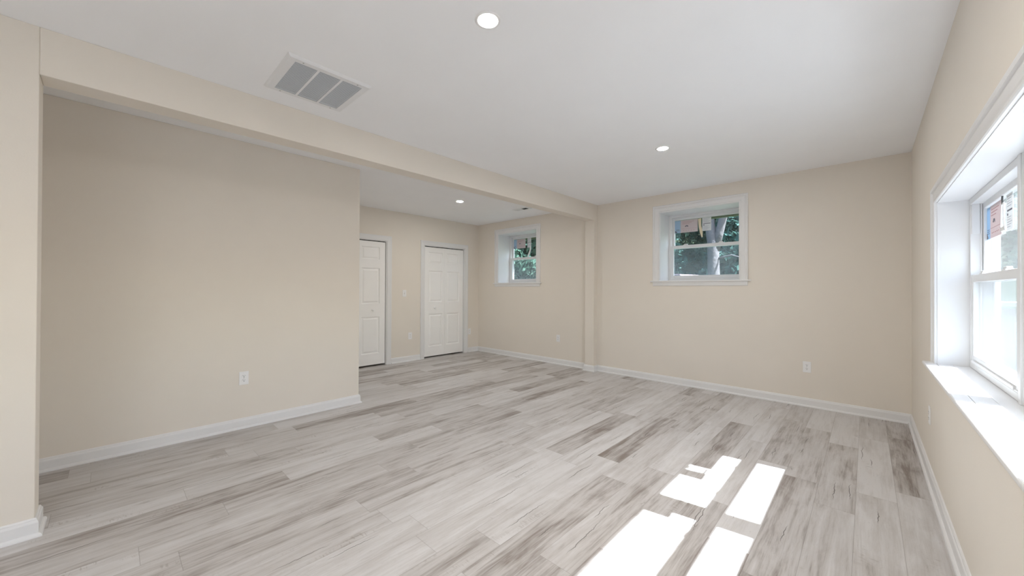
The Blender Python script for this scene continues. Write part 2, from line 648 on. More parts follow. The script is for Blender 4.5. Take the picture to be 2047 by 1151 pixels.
CW = 0.083
baseboards([(XR, YF), (XR, YB), (XB, YB), (XB, YP), (XB - BW, YP), (XB - BW, YB), (XD, YB), (XD, D2['y1'] + CW)],
           ['right', 'back', 'pilaster_side', 'pilaster', 'pilaster_return', 'back_left', 'closets_far'])
baseboards([(XD, D2['y0'] - CW), (XD, D1['y1'] + CW)], ['closets_middle'])
baseboards([(XD, D1['y0'] - CW), (XD, YC), (XL, YC), (XL, YA), (XB - BW, YA), (XB - BW, YJ), (XB, YJ), (XB, YF), (XR, YF)],
           ['closets_near', 'left_return', 'left', 'recess', 'column_inner', 'column_end', 'column', 'front'])

# ------------------------------------------------------------------ windows
CASING = [(0.0, 0.0), (0.0, 0.010), (0.004, 0.0140), (0.013, 0.0140), (0.0165, 0.0080), (0.022, 0.0080), (0.030, 0.0105),
          (0.056, 0.0130), (0.062, 0.0110), (0.066, 0.0120), (0.070, 0.0200), (0.084, 0.0215), (0.091, 0.0195), (0.094, 0.0155), (0.094, 0.0)]


def ring(mb, u0, u1, z0, z1, t, v0, v1, tb=None, tt=None):
    """rectangular frame: outer size u0..u1, z0..z1, bar width t, depth v0..v1"""
    tb = t if tb is None else tb
    tt = t if tt is None else tt
    mb.box(u0, u0 + t, v0, v1, z0, z1)
    mb.box(u1 - t, u1, v0, v1, z0, z1)
    mb.box(u0 + t, u1 - t, v0, v1, z0, z0 + tb)
    mb.box(u0 + t, u1 - t, v0, v1, z1 - tt, z1)


def window_unit(win, u0, u1, z0, z1, d, rail, glass='glass'):
    """one double-hung unit inside an opening; d = depth of its inner face"""
    FR = 0.030
    mb = MB()
    ring(mb, u0, u1, z0, z1, FR, d, d + 0.095, tb=0.032, tt=0.034)
    # parting stop between the two sash tracks
    for s in (0, 1):
        ua = u0 + FR if s == 0 else u1 - FR - 0.010
        mb.box(ua, ua + 0.010, d + 0.036, d + 0.042, z0 + 0.032, z1 - 0.034)
    mb.box(u0 + FR, u1 - FR, d, d + 0.024, z0 + 0.0315, z0 + 0.040)
    fr = mb.build('frame', 'vinyl', win, bevel=0.002)
    # stop blocks in the inner track beside the upper sash
    for s in (0, 1):
        ua = u0 + FR - 0.001 if s == 0 else u1 - FR - 0.013
        MB().box(ua, ua + 0.014, d + 0.003, d + 0.034, z1 - 0.034 - 0.17, z1 - 0.034).build('track_stop', 'vinyl', win, bevel=0.002)
    # upper sash, outer track
    a0, a1 = u0 + FR, u1 - FR
    mb = MB()
    ring(mb, a0, a1, rail - 0.020, z1 - 0.032, 0.036, d + 0.044, d + 0.076, tb=0.040, tt=0.034)
    us = mb.build('upper_sash', 'vinyl', win, bevel=0.0025)
    MB().box(a0 + 0.034, a1 - 0.034, d + 0.056, d + 0.062, rail + 0.019, z1 - 0.064).build('pane', glass, us)
    # lower sash, inner track
    mb = MB()
    ring(mb, a0, a1, z0 + 0.034, rail + 0.022, 0.036, d + 0.004, d + 0.034, tb=0.042, tt=0.042)
    ls = mb.build('lower_sash', 'vinyl', win, bevel=0.0025)
    MB().box(a0 + 0.034, a1 - 0.034, d + 0.014, d + 0.020, z0 + 0.074, rail - 0.018).build('pane', glass, ls)
    MB().box(a0 + 0.05, a1 - 0.05, d - 0.004, d + 0.005, z0 + 0.036, z0 + 0.050).build('lift_rail', 'vinyl', ls, bevel=0.002)
    w = a1 - a0
    for k in (0.22, 0.72):                                   # sash locks on the meeting rail
        uc = a0 + w * k
        mb = MB()
        mb.box(uc - 0.032, uc + 0.032, d + 0.008, d + 0.034, rail + 0.0215, rail + 0.029)
        mb.box(uc - 0.020, uc + 0.024, d + 0.012, d + 0.030, rail + 0.028, rail + 0.040)
        mb.build('sash_lock', 'vinyl', ls, bevel=0.003)
    # insect screen outside the lower half
    mb = MB()
    ring(mb, a0 - 0.004, a1 + 0.004, z0 + 0.034, rail + 0.010, 0.018, d + 0.080, d + 0.088)
    sf = mb.build('screen_frame', 'vinyl', win, bevel=0.001)
    MB().box(a0 + 0.013, a1 - 0.013, d + 0.0835, d + 0.0845, z0 + 0.051, rail - 0.007).build('screen_mesh', 'screen', sf)


def window(name, loc, rz, u0, u1, z0, z1, d, wall_t, rail, units, stool_out, horn, apron=True):
    win = struct(empty(name, loc, rz))
    # jamb lining of the deep reveal
    mb = MB()
    mb.box(u0 - 0.012, u0, 0, d + 0.03, z0, z1)
    mb.box(u1, u1 + 0.012, 0, d + 0.03, z0, z1)
    mb.box(u0 - 0.012, u1 + 0.012, 0, d + 0.03, z1, z1 + 0.012)
    mb.build('jamb_lining', 'trim', win)
    MB().sweep_frame(u0 - 0.004, u1 + 0.004, z0, z1 + 0.004, CASING).build('casing', 'trim', win)
    # stool board with a rounded nose, notched round the wall
    mb = MB()
    mb.box(u0 - 0.012, u1 + 0.012, 0, d + 0.02, z0 - 0.019, z0)
    mb.build('sill_board', 'trim', win)
    MB().box(u0 - horn, u1 + horn, -stool_out, 0, z0 - 0.019, z0).build('stool', 'trim', win, bevel=0.006, seg=3)
    if apron:
        mb = MB()
        pr = [(0, z0 - 0.0195), (-0.020, z0 - 0.0195), (-0.018, z0 - 0.030), (-0.014, z0 - 0.045), (-0.011, z0 - 0.066), (-0.008, z0 - 0.072), (0, z0 - 0.072)]
        v = [(u0 - 0.094, y, z) for y, z in pr] + [(u1 + 0.094, y, z) for y, z in pr]
        k = len(pr)
        f = [(i, (i + 1) % k, k + (i + 1) % k, k + i) for i in range(k)] + [tuple(range(k)), tuple(range(k, 2 * k))[::-1]]
        mb.add(v, f).build('apron', 'trim', win)
    for (a0, a1) in units:
        window_unit(win, a0, a1, z0 + 0.002, z1, d, rail, 'glass' if apron else 'hazed_glass')
    # exterior trim
    if apron:
        MB().box(u0 - 0.05, u1 + 0.05, d + 0.097, d + 0.145, z1 - 0.085, z1 + 0.05).build('drip_cap', 'olive', win)
    return win


D_ = 0.315
win1 = window('window_1', (W1['u0'], YB, 0), 0, 0, W1['u1'] - W1['u0'], W1['z0'], W1['z1'], D_, T, 1.868, [(0, W1['u1'] - W1['u0'])], 0.030, 0.128)
win2 = window('window_2', (W2['u0'], YB, 0), 0, 0, W2['u1'] - W2['u0'], W2['z0'], W2['z1'], D_, T, 1.868, [(0, W2['u1'] - W2['u0'])], 0.030, 0.128)
win3 = window('window_3', (XR, W3['y1'], 0), -math.pi / 2, 0, 2.0, W3['z0'], W3['z1'], 0.125, TR_, 1.325,
              [(0, 0.985), (1.015, 2.0)], 0.055, 0.115, apron=False)
win_added = window('added_window', (XR, W_ADDED['y1'], 0), -math.pi / 2, 0, 2.0, W_ADDED['z0'], W_ADDED['z1'], 0.125, TR_, 1.325,  # added out of view, brings daylight in behind the camera
              [(0, 0.985), (1.015, 2.0)], 0.055, 0.115, apron=False)
for w in (win3, win_added):
    MB().box(0.985, 1.015, 0.120, 0.215, W3['z0'], W3['z1']).build('mullion', 'vinyl', w, bevel=0.002)
    MB().box(0, 2.0, 0.062, 0.0625, W3['z0'] + 0.0001, W3['z0'] + 0.0006).build('board_joint', 'screw', w)


# ------------------------------------------------------------------ paper labels and straps on the panes
def sheet(win, u0, u1, z0, z1, v, kind, label, group):
    """a printed sheet taped to the room side of an upper pane"""
    mw = Matrix.Translation(win.location) @ Matrix.Rotation(win.rotation_euler.z, 4, 'Z')
    p = mw @ Vector((u0, v, z0))
    o = empty('window_sticker', p, win.rotation_euler.z)
    tag(o, label, 'sticker', group)
    w, h = u1 - u0, z1 - z0
    th = 0.0008
    if kind == 'wide':
        MB().box(0.075, w, -th, 0, 0, h).build('paper', 'paper_pink', o)
        bp = MB().box(-0.003, 0.0745, -th, 0, 0.0, h).build('blue_panel', 'paper_blue', o)
        bp['label'] = 'pale blue printed end panel'
        mb = MB()
        mb.box(0, 0.030, -0.0014, -th, 0.004, 0.014)
        mb.box(0, 0.020, -0.0014, -th, 0.014, 0.024)
        mb.box(0, 0.010, -0.0014, -th, 0.024, 0.034)
        for k in range(3):
            mb.box(0.012, 0.060, -0.0014, -th, h * 0.28 - k * 0.010, h * 0.28 - k * 0.010 + 0.003)
        mb.build('printing', 'ink', bp)
        mb = MB()
        rnd = random.Random(3)
        for k in range(3):
            mb.box(0.098, w - 0.05 - 0.03 * k, -0.0014, -th, h * (0.86 - 0.09 * k), h * (0.86 - 0.09 * k) + 0.004)
        mb.box(0.085, w - 0.012, -0.0014, -th, h * 0.30, h * 0.30 + 0.002)
        for k in range(5):
            mb.box(0.11 + 0.034 * k, 0.125 + 0.034 * k, -0.0014, -th, h * 0.14, h * 0.14 + 0.005)
        mb.build('printing', 'ink_red', o)
        mb = MB()
        # small dark drawing in the middle of the sheet
        mb.box(0.135, 0.152, -0.0014, -th, h * 0.46, h * 0.52)
        mb.box(0.145, 0.172, -0.0014, -th, h * 0.50, h * 0.57)
        mb.box(0.166, 0.178, -0.0014, -th, h * 0.45, h * 0.54)
        mb.build('drawing', 'ink', o)
    else:
        MB().box(0, w, -th, 0, 0, h).build('paper', 'paper_white', o)
        mb = MB()
        mb.box(w * 0.12, w * 0.92, -0.0014, -th, h * 0.53, h * 0.53 + 0.008)
        mb.box(w * 0.12, w * 0.26, -0.0014, -th, h * 0.42, h * 0.48)
        mb.build('heading_bar', 'ink', o)
        mb = MB()
        for k in range(5):
            z = h * (0.93 - 0.066 * k)
            mb.box(w * 0.12, w * (0.88 - 0.13 * (k % 3)), -0.0014, -th, z, z + 0.0028)
        mb.build('printing', 'ink_pale', o)
        mb = MB()
        for k in range(5):
            z = h * (0.36 - 0.066 * k)
            mb.box(w * 0.12, w * (0.88 - 0.13 * ((k + 1) % 3)), -0.0014, -th, z, z + 0.0028)
        mb.build('printing', 'ink_pale', o)
    return o


def strap(win, u, v, z_top, z_bot, kind, label):
    mw = Matrix.Translation(win.location) @ Matrix.Rotation(win.rotation_euler.z, 4, 'Z')
    o = empty('hanging_strap', mw @ Vector((u, v, z_top)), win.rotation_euler.z)
    tag(o, label, 'strap', None)
    H_ = z_top - z_bot
    if kind == 'loop':
        MB().tube([(0, 0, 0), (0.002, -0.002, -H_ * 0.15), (-0.001, 0, -H_ * 0.30)], [0.0035] * 3, 8).build('cord', 'cord', o)
        zt, zb = -H_ * 0.28, -H_
        mb = MB()
        for s in (-1, 1):
            v_ = []
            for (uu, zz) in ((0.017, zt), (0.023, zt), (0.039, zb), (0.031, zb)):
                v_ += [(s * uu, -0.002, zz), (s * uu, 0.002, zz)]
            mb.add(v_, [(0, 2, 4, 6), (1, 7, 5, 3), (0, 1, 3, 2), (2, 3, 5, 4), (4, 5, 7, 6), (6, 7, 1, 0)])
        mb.box(-0.026, 0.026, -0.002, 0.002, zt - 0.004, zt + 0.004)
        mb.box(-0.036, 0.036, -0.002, 0.002, zb, zb + H_ * 0.11)
        mb.build('loop', 'strap', o)
    elif kind == 'curl':
        pts = [(0.045, 0, 0.0), (0.046, -0.006, -H_ * 0.3), (0.030, -0.014, -H_ * 0.62), (0.004, -0.012, -H_ * 0.86), (-0.014, -0.006, -H_)]
        mb = MB()
        v_, f_ = [], []
        for (x, y, z) in pts:
            v_ += [(x - 0.017, y, z), (x + 0.017, y, z), (x + 0.017, y + 0.0025, z + 0.001), (x - 0.017, y + 0.0025, z + 0.001)]
        for i in range(len(pts) - 1):
            for k in range(4):
                k2 = (k + 1) % 4
                f_.append((i * 4 + k, i * 4 + k2, i * 4 + 4 + k2, i * 4 + 4 + k))
        f_ += [(0, 1, 2, 3), tuple(len(v_) - 4 + k for k in range(4))]
        mb.add(v_, f_).build('band', 'strap', o, smooth=False)
    else:
        pts = [(0, 0, 0), (0.006, -0.002, -H_ * 0.4), (0.022, -0.002, -H_ * 0.72), (0.034, -0.002, -H_)]
        mb = MB()
        v_, f_ = [], []
        for i, (x, y, z) in enumerate(pts):
            w = (0.020, 0.016, 0.018, 0.006)[i]
            v_ += [(x - w, y, z), (x + w, y, z + 0.006), (x + w, y + 0.002, z + 0.006), (x - w, y + 0.002, z)]
        for i in range(len(pts) - 1):
            for k in range(4):
                k2 = (k + 1) % 4
                f_.append((i * 4 + k, i * 4 + k2, i * 4 + 4 + k2, i * 4 + 4 + k))
        f_ += [(0, 1, 2, 3), tuple(len(v_) - 4 + k for k in range(4))]
        mb.add(v_, f_).build('tape', 'tape', o)
    return o


VB = D_ + 0.0555           # room face of the upper panes, back windows
VR = 0.125 + 0.0555
sheet(win1, 0.070, 0.375, 2.075, 2.250, VB, 'wide', 'wide rosy label with blue end taped to the right-hand back window', 'labels on the panes')
sheet(win1, 0.432, 0.545, 2.072, 2.252, VB, 'tall', 'white printed sheet on the right-hand back window pane', 'labels on the panes')
strap(win1, 0.398, VB - 0.001, 2.245, 1.985, 'tape', 'torn cream tape hanging between labels on the right-hand back window')
sheet(win2, 0.070, 0.375, 2.078, 2.258, VB, 'wide', 'wide rosy label with blue end on the smaller-looking left back window', 'labels on the panes')
sheet(win2, 0.425, 0.520, 2.080, 2.262, VB, 'tall', 'white printed sheet on the left back window beside the beam', 'labels on the panes')
strap(win2, 0.460, VB - 0.004, 2.10, 1.895, 'curl', 'curled white band hanging inside the left back window')
sheet(win3, 0.068, 0.375, 1.540, 1.715, VR, 'wide', 'wide rosy label with blue end on the large right-hand window', 'labels on the panes')
sheet(win3, 0.470, 0.575, 1.542, 1.716, VR, 'tall', 'white printed sheet on the large right-hand window near the mullion', 'labels on the panes')
sheet(win3, 1.068, 1.150, 1.540, 1.715, VR, 'tall', 'white sheet on the nearer unit of the large right-hand window', 'labels on the panes')
strap(win3, 0.432, VR - 0.006, 1.735, 1.550, 'loop', 'white loop on a dark cord hanging in the large right-hand window')

# ------------------------------------------------------------------ closet doors
DOOR_CASING = [(0.0, 0.0), (0.0, 0.010), (0.004, 0.012), (0.012, 0.012), (0.018, 0.010), (0.040, 0.0135), (0.058, 0.016),
               (0.066, 0.0185), (0.074, 0.0185), (0.079, 0.016), (0.079, 0.0)]


def leaf(parent, u0, u1, z0, z1, v, left):
    """one moulded bifold leaf with three raised panels; front face at depth v, local x = u"""
    wide, thin = 0.098, 0.048
    pu0 = u0 + (wide if left else thin)
    pu1 = u1 - (thin if left else wide)
    H_ = z1 - z0
    pz = [(0.205, 0.805), (1.020, 1.600), (1.740, 1.945)]
    mb = MB()
    th = 0.034
    mb.box(u0, pu0, v, v + th, z0, z1)
    mb.box(pu1, u1, v, v + th, z0, z1)
    zz = [z0] + [q for p in pz for q in p] + [z1]
    for i in range(0, len(zz), 2):
        mb.box(pu0, pu1, v, v + th, zz[i], zz[i + 1])
    for (a0, a1) in pz:
        rings = [(0.0, 0.0), (0.003, 0.007), (0.010, 0.013), (0.019, 0.0135), (0.042, 0.004)]
        vs, fs = [], []
        for ins, dep in rings:
            vs += [(pu0 + ins, v + dep, a0 + ins), (pu1 - ins, v + dep, a0 + ins), (pu1 - ins, v + dep, a1 - ins), (pu0 + ins, v + dep, a1 - ins)]
        for i in range(len(rings) - 1):
            for k in range(4):
                k2 = (k + 1) % 4
                fs.append((i * 4 + k, i * 4 + k2, i * 4 + 4 + k2, i * 4 + 4 + k))
        q = (len(rings) - 1) * 4
        fs.append((q, q + 1, q + 2, q + 3))
        mb.add(vs, fs)
        mb.add([(pu0, v + th, a0), (pu1, v + th, a0), (pu1, v + th, a1), (pu0, v + th, a1)], [(0, 1, 2, 3)])
    return mb.build('door_leaf', 'door', parent)


def bifold(name, d, knob_side):
    # local frame: u along +Y from y0, room side is -v ; rotated so that local -y faces +X
    W_ = d['y1'] - d['y0']
    dr = struct(empty(name, (XD, d['y0'], 0), math.pi / 2))
    MB().sweep_frame(0, W_, 0, d['z'], DOOR_CASING).build('casing', 'trim', dr)
    mb = MB()
    mb.box(0, 0.012, 0, 0.12, 0, d['z'])
    mb.box(W_ - 0.012, W_, 0, 0.12, 0, d['z'])
    mb.box(0.012, W_ - 0.012, 0, 0.12, d['z'] - 0.012, d['z'])
    mb.build('jamb', 'trim', dr)
    MB().box(0.02, W_ - 0.02, 0.03, 0.055, d['z'] - 0.030, d['z'] - 0.012).build('track', 'slot', dr)
    h = (W_ - 0.024) / 2
    g = 0.0035
    a = leaf(dr, 0.012 + g + 0.002, 0.012 + h - 0.0012, 0.026, d['z'] - 0.026, 0.022, True)
    b_ = leaf(dr, 0.012 + h + 0.0012, W_ - 0.012 - g - 0.003, 0.026, d['z'] - 0.026, 0.022, False)
    host = a if knob_side == 0 else b_
    ku = 0.012 + h * (0.5 if knob_side == 0 else 1.5)
    MB().lathe([(0.009, 0.022), (0.008, 0.012), (0.010, 0.004), (0.0165, -0.002), (0.018, -0.009), (0.015, -0.015), (0.007, -0.018)],
               (ku, 0, 0.915), 'y', 20).build('knob', 'plastic', host, smooth=True)
    return dr


bifold('door_1', D1, 1)
bifold('door_2', D2, 0)

# ------------------------------------------------------------------ outlets and switch
OUT = None


def outlet_master():
    o = empty('wall_outlet')
    w, h = 0.072, 0.118
    MB().box(-w / 2, w / 2, -0.0055, 0, -h / 2, h / 2).build('cover_plate', 'plastic', o, bevel=0.0035, seg=3)
    for s in (-1, 1):
        mb = MB()
        zc = s * 0.0195
        pr = []
        for k in range(24):
            t = 2 * math.pi * k / 24
            pr.append((0.0172 * math.cos(t), max(-0.0135, min(0.0135, 0.0172 * math.sin(t))) + zc))
        v = [(x, -0.0055, z) for x, z in pr] + [(x, -0.0075, z) for x, z in pr]
        f = [tuple(range(24, 48))] + [(k, (k + 1) % 24, 24 + (k + 1) % 24, 24 + k) for k in range(24)]
        r = mb.add(v, f).build('receptacle', 'plastic', o)
        sl = MB()
        sl.box(-0.0078, -0.0054, -0.0079, -0.0074, zc + 0.000, zc + 0.009)
        sl.box(0.0054, 0.0078, -0.0079, -0.0074, zc + 0.001, zc + 0.008)
        sl.lathe([(0.0032, -0.0079), (0.0032, -0.0074)], (0, 0, zc - 0.0072), 'y', 12)
        sl.build('slots', 'slot', r)
    MB().lathe([(0.003, -0.0066), (0.003, -0.005)], (0, 0, 0), 'y', 12).build('screw', 'screw', o)
    return o


def copy_tree(o, parent=None):
    q = o.copy()
    C.objects.link(q)
    if parent is not None:
        q.parent = parent
    for ch in list(o.children):
        copy_tree(ch, q)
    return q


master = outlet_master()
RZ_BACK, RZ_RIGHT, RZ_LEFT = 0, -math.pi / 2, math.pi / 2
spots = [((XL, 0.825, 0.448), RZ_LEFT, 'white duplex outlet low on the long blank left wall'),
         ((-0.472, YB, 0.428), RZ_BACK, 'white duplex outlet on the back wall below and right of the window'),
         ((-3.80, YB, 0.438), RZ_BACK, 'white outlet on the far back wall between pilaster and small window'),
         ((XD, 3.600, 0.440), RZ_LEFT, 'white outlet between the two closet doors under the light switch'),
         ((XD, 4.955, 0.415), RZ_LEFT, 'white outlet squeezed between closet casing and far corner'),
         ((XR, 3.780, 0.420), RZ_RIGHT, 'white outlet seen edge-on on the right wall below the window sill')]
for i, (loc, rz, lab) in enumerate(spots):
    o = master if i == 0 else copy_tree(master)
    o.location = loc
    o.rotation_euler = (0, 0, rz)
    tag(o, lab, 'outlet', 'wall outlets')

sw = empty('light_switch', (XD, 3.485, 1.185), RZ_LEFT)
tag(sw, 'white toggle light switch on the wall between the two closet doors', 'switch')
MB().box(-0.036, 0.036, -0.0055, 0, -0.059, 0.059).build('cover_plate', 'plastic', sw, bevel=0.0035, seg=3)
MB().box(-0.005, 0.005, -0.0062, -0.005, -0.012, 0.012).build('toggle_slot', 'screw', sw)
v = [(-0.0038, -0.005, -0.006), (0.0038, -0.005, -0.006), (0.0038, -0.005, 0.006), (-0.0038, -0.005, 0.006),
     (-0.003, -0.016, 0.004), (0.003, -0.016, 0.004), (0.003, -0.015, 0.010), (-0.003, -0.015, 0.010)]
MB().add(v, [(0, 1, 2, 3), (4, 5, 6, 7), (0, 1, 5, 4), (1, 2, 6, 5), (2, 3, 7, 6), (3, 0, 4, 7)]).build('toggle', 'plastic', sw)
mb = MB()
for s in (-1, 1):
    mb2 = MB().lathe([(0.003, -0.0064), (0.003, -0.005)], (0, 0, s * 0.030), 'y', 12).build('screw', 'screw', sw)

# ------------------------------------------------------------------ recessed ceiling lights


def lamp_master():
    o = empty('recessed_light')
    MB().lathe([(0.0445, 0.0), (0.045, -0.0022), (0.052, -0.0034), (0.060, -0.0026), (0.065, -0.0004), (0.065, 0.0)], (0, 0, 0), 'z', 48, cap=False).build('trim_ring', 'plastic', o, smooth=True)
    MB().lathe([(0.0001, -0.0022), (0.030, -0.0022), (0.0452, -0.0018), (0.0452, 0.0)], (0, 0, 0), 'z', 48, cap=False).build('lens', 'lens', o, smooth=True)
    return o


lm = lamp_master()
lamps = [((-1.357, 1.262, ZC), 'lit recessed ceiling light nearest the large ceiling grille'),
         ((-1.384, 3.518, ZC), 'lit recessed ceiling light in front of the right-hand back window'),
         ((-4.448, 3.578, ZC), 'lit recessed ceiling light beyond the beam, near the closets'),
         ((-0.700, 0.750, ZC), 'added recessed light above the camera, out of view'),  # unseen lamp added to brighten the near side of the room
         ((-0.200, -1.500, ZC), 'added recessed light behind the camera, out of view')]  # second unseen lamp, added for fill from behind
for i, (loc, lab) in enumerate(lamps):
    o = lm if i == 0 else copy_tree(lm)
    o.location = loc
    tag(o, lab, 'ceiling light', 'recessed ceiling lights')

# ------------------------------------------------------------------ return-air grille
gr = empty('return_grille', (-2.605, 0.917, ZC))
tag(gr, 'large white return-air grille with three grey louvered panels on the ceiling', 'vent')
HX, HY = 0.252, 0.247
OX = 0.205
secs = [(-0.197, -0.075), (-0.061, 0.061), (0.075, 0.197)]
mb = MB()
z0, z1 = -0.014, 0.0
# sloped outer border
v = []
for (hx, hy, z) in ((HX, HY, 0.0), (HX - 0.004, HY - 0.004, -0.006), (HX - 0.014, HY - 0.014, -0.014), (OX, 0.197, -0.014), (OX, 0.197, -0.002)):
    v += [(-hx, -hy, z), (hx, -hy, z), (hx, hy, z), (-hx, hy, z)]
f = []
for i in range(4):
    for k in range(4):
        k2 = (k + 1) % 4
        f.append((i * 4 + k, i * 4 + k2, i * 4 + 4 + k2, i * 4 + 4 + k))
mb.add(v, f)
for y in (-0.068, 0.068):
    mb.box(-OX, OX, y - 0.007, y + 0.007, -0.014, -0.002)
mb.build('frame', 'grille', gr)
MB().box(-OX, OX, -0.197, 0.197, -0.0015, 0.0).build('backing', 'duct_shade', gr)  # no opening above: dark sheet painted as the shade behind the louvers
for (ya, yb_) in secs:
    mb = MB()
    n = 29
    for k in range(n):
        x = -OX + 2 * OX * (k + 0.5) / n
        d, t = 0.0030, 0.0008
        # slats tilted, with a narrow gap left between them
        mb.add([(x - d, ya, -0.0130), (x - d + t, ya, -0.0130), (x + d + t, ya, -0.0104), (x + d, ya, -0.0104),
                (x - d, yb_, -0.0130), (x - d + t, yb_, -0.0130), (x + d + t, yb_, -0.0104), (x + d, yb_, -0.0104)],
               [(0, 1, 2, 3), (4, 7, 6, 5), (0, 4, 5, 1), (1, 5, 6, 2), (2, 6, 7, 3), (3, 7, 4, 0)])
    mb.build('louver_panel', 'louver', gr)
for (x, y) in ((0.222, -0.16), (0.222, 0.16), (-0.222, -0.16), (-0.222, 0.16)):
    MB().lathe([(0.0045, -0.0155), (0.0045, -0.0138)], (x, y, 0), 'z', 12).build('screw', 'screw', gr)

# small supply register beyond the beam
rg = empty('supply_register', (-4.105, 4.590, ZC))
tag(rg, 'small white ceiling register with a dark slot beyond the beam', 'vent')
mb = MB()
v = []
for (hx, hy, z) in ((0.165, 0.070, 0.0), (0.160, 0.066, -0.006), (0.125, 0.040, -0.008), (0.125, 0.040, -0.001)):
    v += [(-hx, -hy, z), (hx, -hy, z), (hx, hy, z), (-hx, hy, z)]
f = []
for i in range(3):
    for k in range(4):
        k2 = (k + 1) % 4
        f.append((i * 4 + k, i * 4 + k2, i * 4 + 4 + k2, i * 4 + 4 + k))
mb.add(v, f)
mb.build('frame', 'grille', rg)
MB().box(-0.125, 0.125, -0.040, 0.040, -0.001, 0.0).build('backing', 'duct_shade', rg)  # dark sheet in place of the shaded opening behind the vanes
mb = MB()
for k in range(9):
    x = -0.118 + k * 0.0150
    mb.add([(x - 0.006, -0.040, -0.0075), (x - 0.005, -0.040, -0.0075), (x + 0.008, -0.040, -0.0015), (x + 0.007, -0.040, -0.0015),
            (x - 0.006, 0.040, -0.0075), (x - 0.005, 0.040, -0.0075), (x + 0.008, 0.040, -0.0015), (x + 0.007, 0.040, -0.0015)],
           [(0, 1, 2, 3), (4, 7, 6, 5), (0, 4, 5, 1), (1, 5, 6, 2), (2, 6, 7, 3), (3, 7, 4, 0)])
mb.build('vane_panel', 'grille', rg)
mb = MB()
for k in range(8):
    x = 0.022 + k * 0.0135
    mb.add([(x + 0.001, -0.040, -0.0075), (x + 0.002, -0.040, -0.0075), (x + 0.0035, -0.040, -0.0015), (x + 0.0025, -0.040, -0.0015),
            (x + 0.001, 0.040, -0.0075), (x + 0.002, 0.040, -0.0075), (x + 0.0035, 0.040, -0.0015), (x + 0.0025, 0.040, -0.0015)],
           [(0, 1, 2, 3), (4, 7, 6, 5), (0, 4, 5, 1), (1, 5, 6, 2), (2, 6, 7, 3), (3, 7, 4, 0)])
mb.build('vane_panel', 'duct_shade', rg)  # vanes given the shade colour so this part looks like a dark opening

# ------------------------------------------------------------------ outdoors
def ground(x, y):
    return 1.10 + 0.055 * max(0, y - 5.6) + 0.72 * max(0, y - 23.5)


mb = MB()
nx, ny = 30, 26
vs, fs = [], []
for j in range(ny + 1):
    for i in range(nx + 1):
        x = -36 + 60 * i / nx
        y = YB + T + 0.001 + (38 - YB - T) * j / ny
        vs.append((x, y, ground(x, y) + 0.05 * math.sin(x * 1.3 + y * 0.7) * min(1, max(0, y - 7))))
for j in range(ny):
    for i in range(nx):
        q = j * (nx + 1) + i
        fs.append((q, q + 1, q + nx + 2, q + nx + 1))
g = mb.add(vs, fs).build('lawn', 'lawn')
struct(g)
struct(MB().box(XR + TR_, 22, -14, YB + T, 0.30, 0.42).build('patio', 'concrete'))
rw = MB().box(XR + TR_ + 0.02, 9, YB + T + 0.25, YB + T + 0.45, 0.42, 1.16).build('retaining_wall', 'block', bevel=0.01)
struct(rw)
# low pale pink flat roof outside the right-hand back window
sh = empty('garden_shed', (-5.05, 13.2, ground(0, 13.2)))
tag(sh, 'low shed with pale pink roof edge at the bottom of the right-hand back window', 'shed')
mb = MB()
v = [(-1.1, -0.5, 0.02), (0.72, -0.5, 0.02), (0.9, 0.5, 0.02), (-1.1, 0.5, 0.02), (-1.1, -0.5, 0.155), (0.62, -0.5, 0.155), (0.9, 0.5, 0.155), (-1.1, 0.5, 0.155)]
mb.add(v, [(0, 3, 2, 1), (4, 5, 6, 7), (0, 1, 5, 4), (1, 2, 6, 5), (2, 3, 7, 6), (3, 0, 4, 7)])
mb.v = [(x, y, z + 0.12) for x, y, z in mb.v]
mb.build('roof', 'pink', sh, bevel=0.01)
MB().box(-1.0, 0.55, -0.4, 0.45, -0.05, 0.141).build('body', 'block', sh)


def foliage(rng, blobs, n, size, droop=0.0):
    """leaf quads spread over ellipsoid shells"""
    vs, fs = [], []
    wts = np.array([r[3] * r[4] * r[5] for r in blobs]) ** 0.67
    cnt = np.maximum(20, (n * wts / wts.sum()).astype(int))
    allv = []
    for (cx, cy, cz, rx, ry, rz), k in zip(blobs, cnt):
        d = rng.normal(size=(k, 3))
        d /= np.linalg.norm(d, axis=1, keepdims=True)
        rad = rng.uniform(0.45, 1.06, size=(k, 1))
        p = d * rad * np.array([rx, ry, rz]) + np.array([cx, cy, cz])
        a_ = rng.normal(size=(k, 3)) + d * 0.4
        a_[:, 2] -= droop
        a_ /= np.linalg.norm(a_, axis=1, keepdims=True)
        b_ = np.cross(a_, rng.normal(size=(k, 3)))
        b_ /= np.linalg.norm(b_, axis=1, keepdims=True)
        s = size * rng.uniform(0.6, 1.35, size=(k, 1))
        q = np.stack([p - a_ * s, p + b_ * s * 0.42, p + a_ * s, p - b_ * s * 0.42], axis=1)
        allv.append(q.reshape(-1, 3))
    vv = np.concatenate(allv)
    ff = np.arange(len(vv)).reshape(-1, 4)
    return vv, ff


def leaf_obj(name, vv, ff, mat, parent):
    me = bpy.data.meshes.new(name)
    me.from_pydata(vv.tolist(), [], ff.tolist())
    me.materials.append(M[mat])
    o = bpy.data.objects.new(name, me)
    C.objects.link(o)
    o.parent = parent
    return o


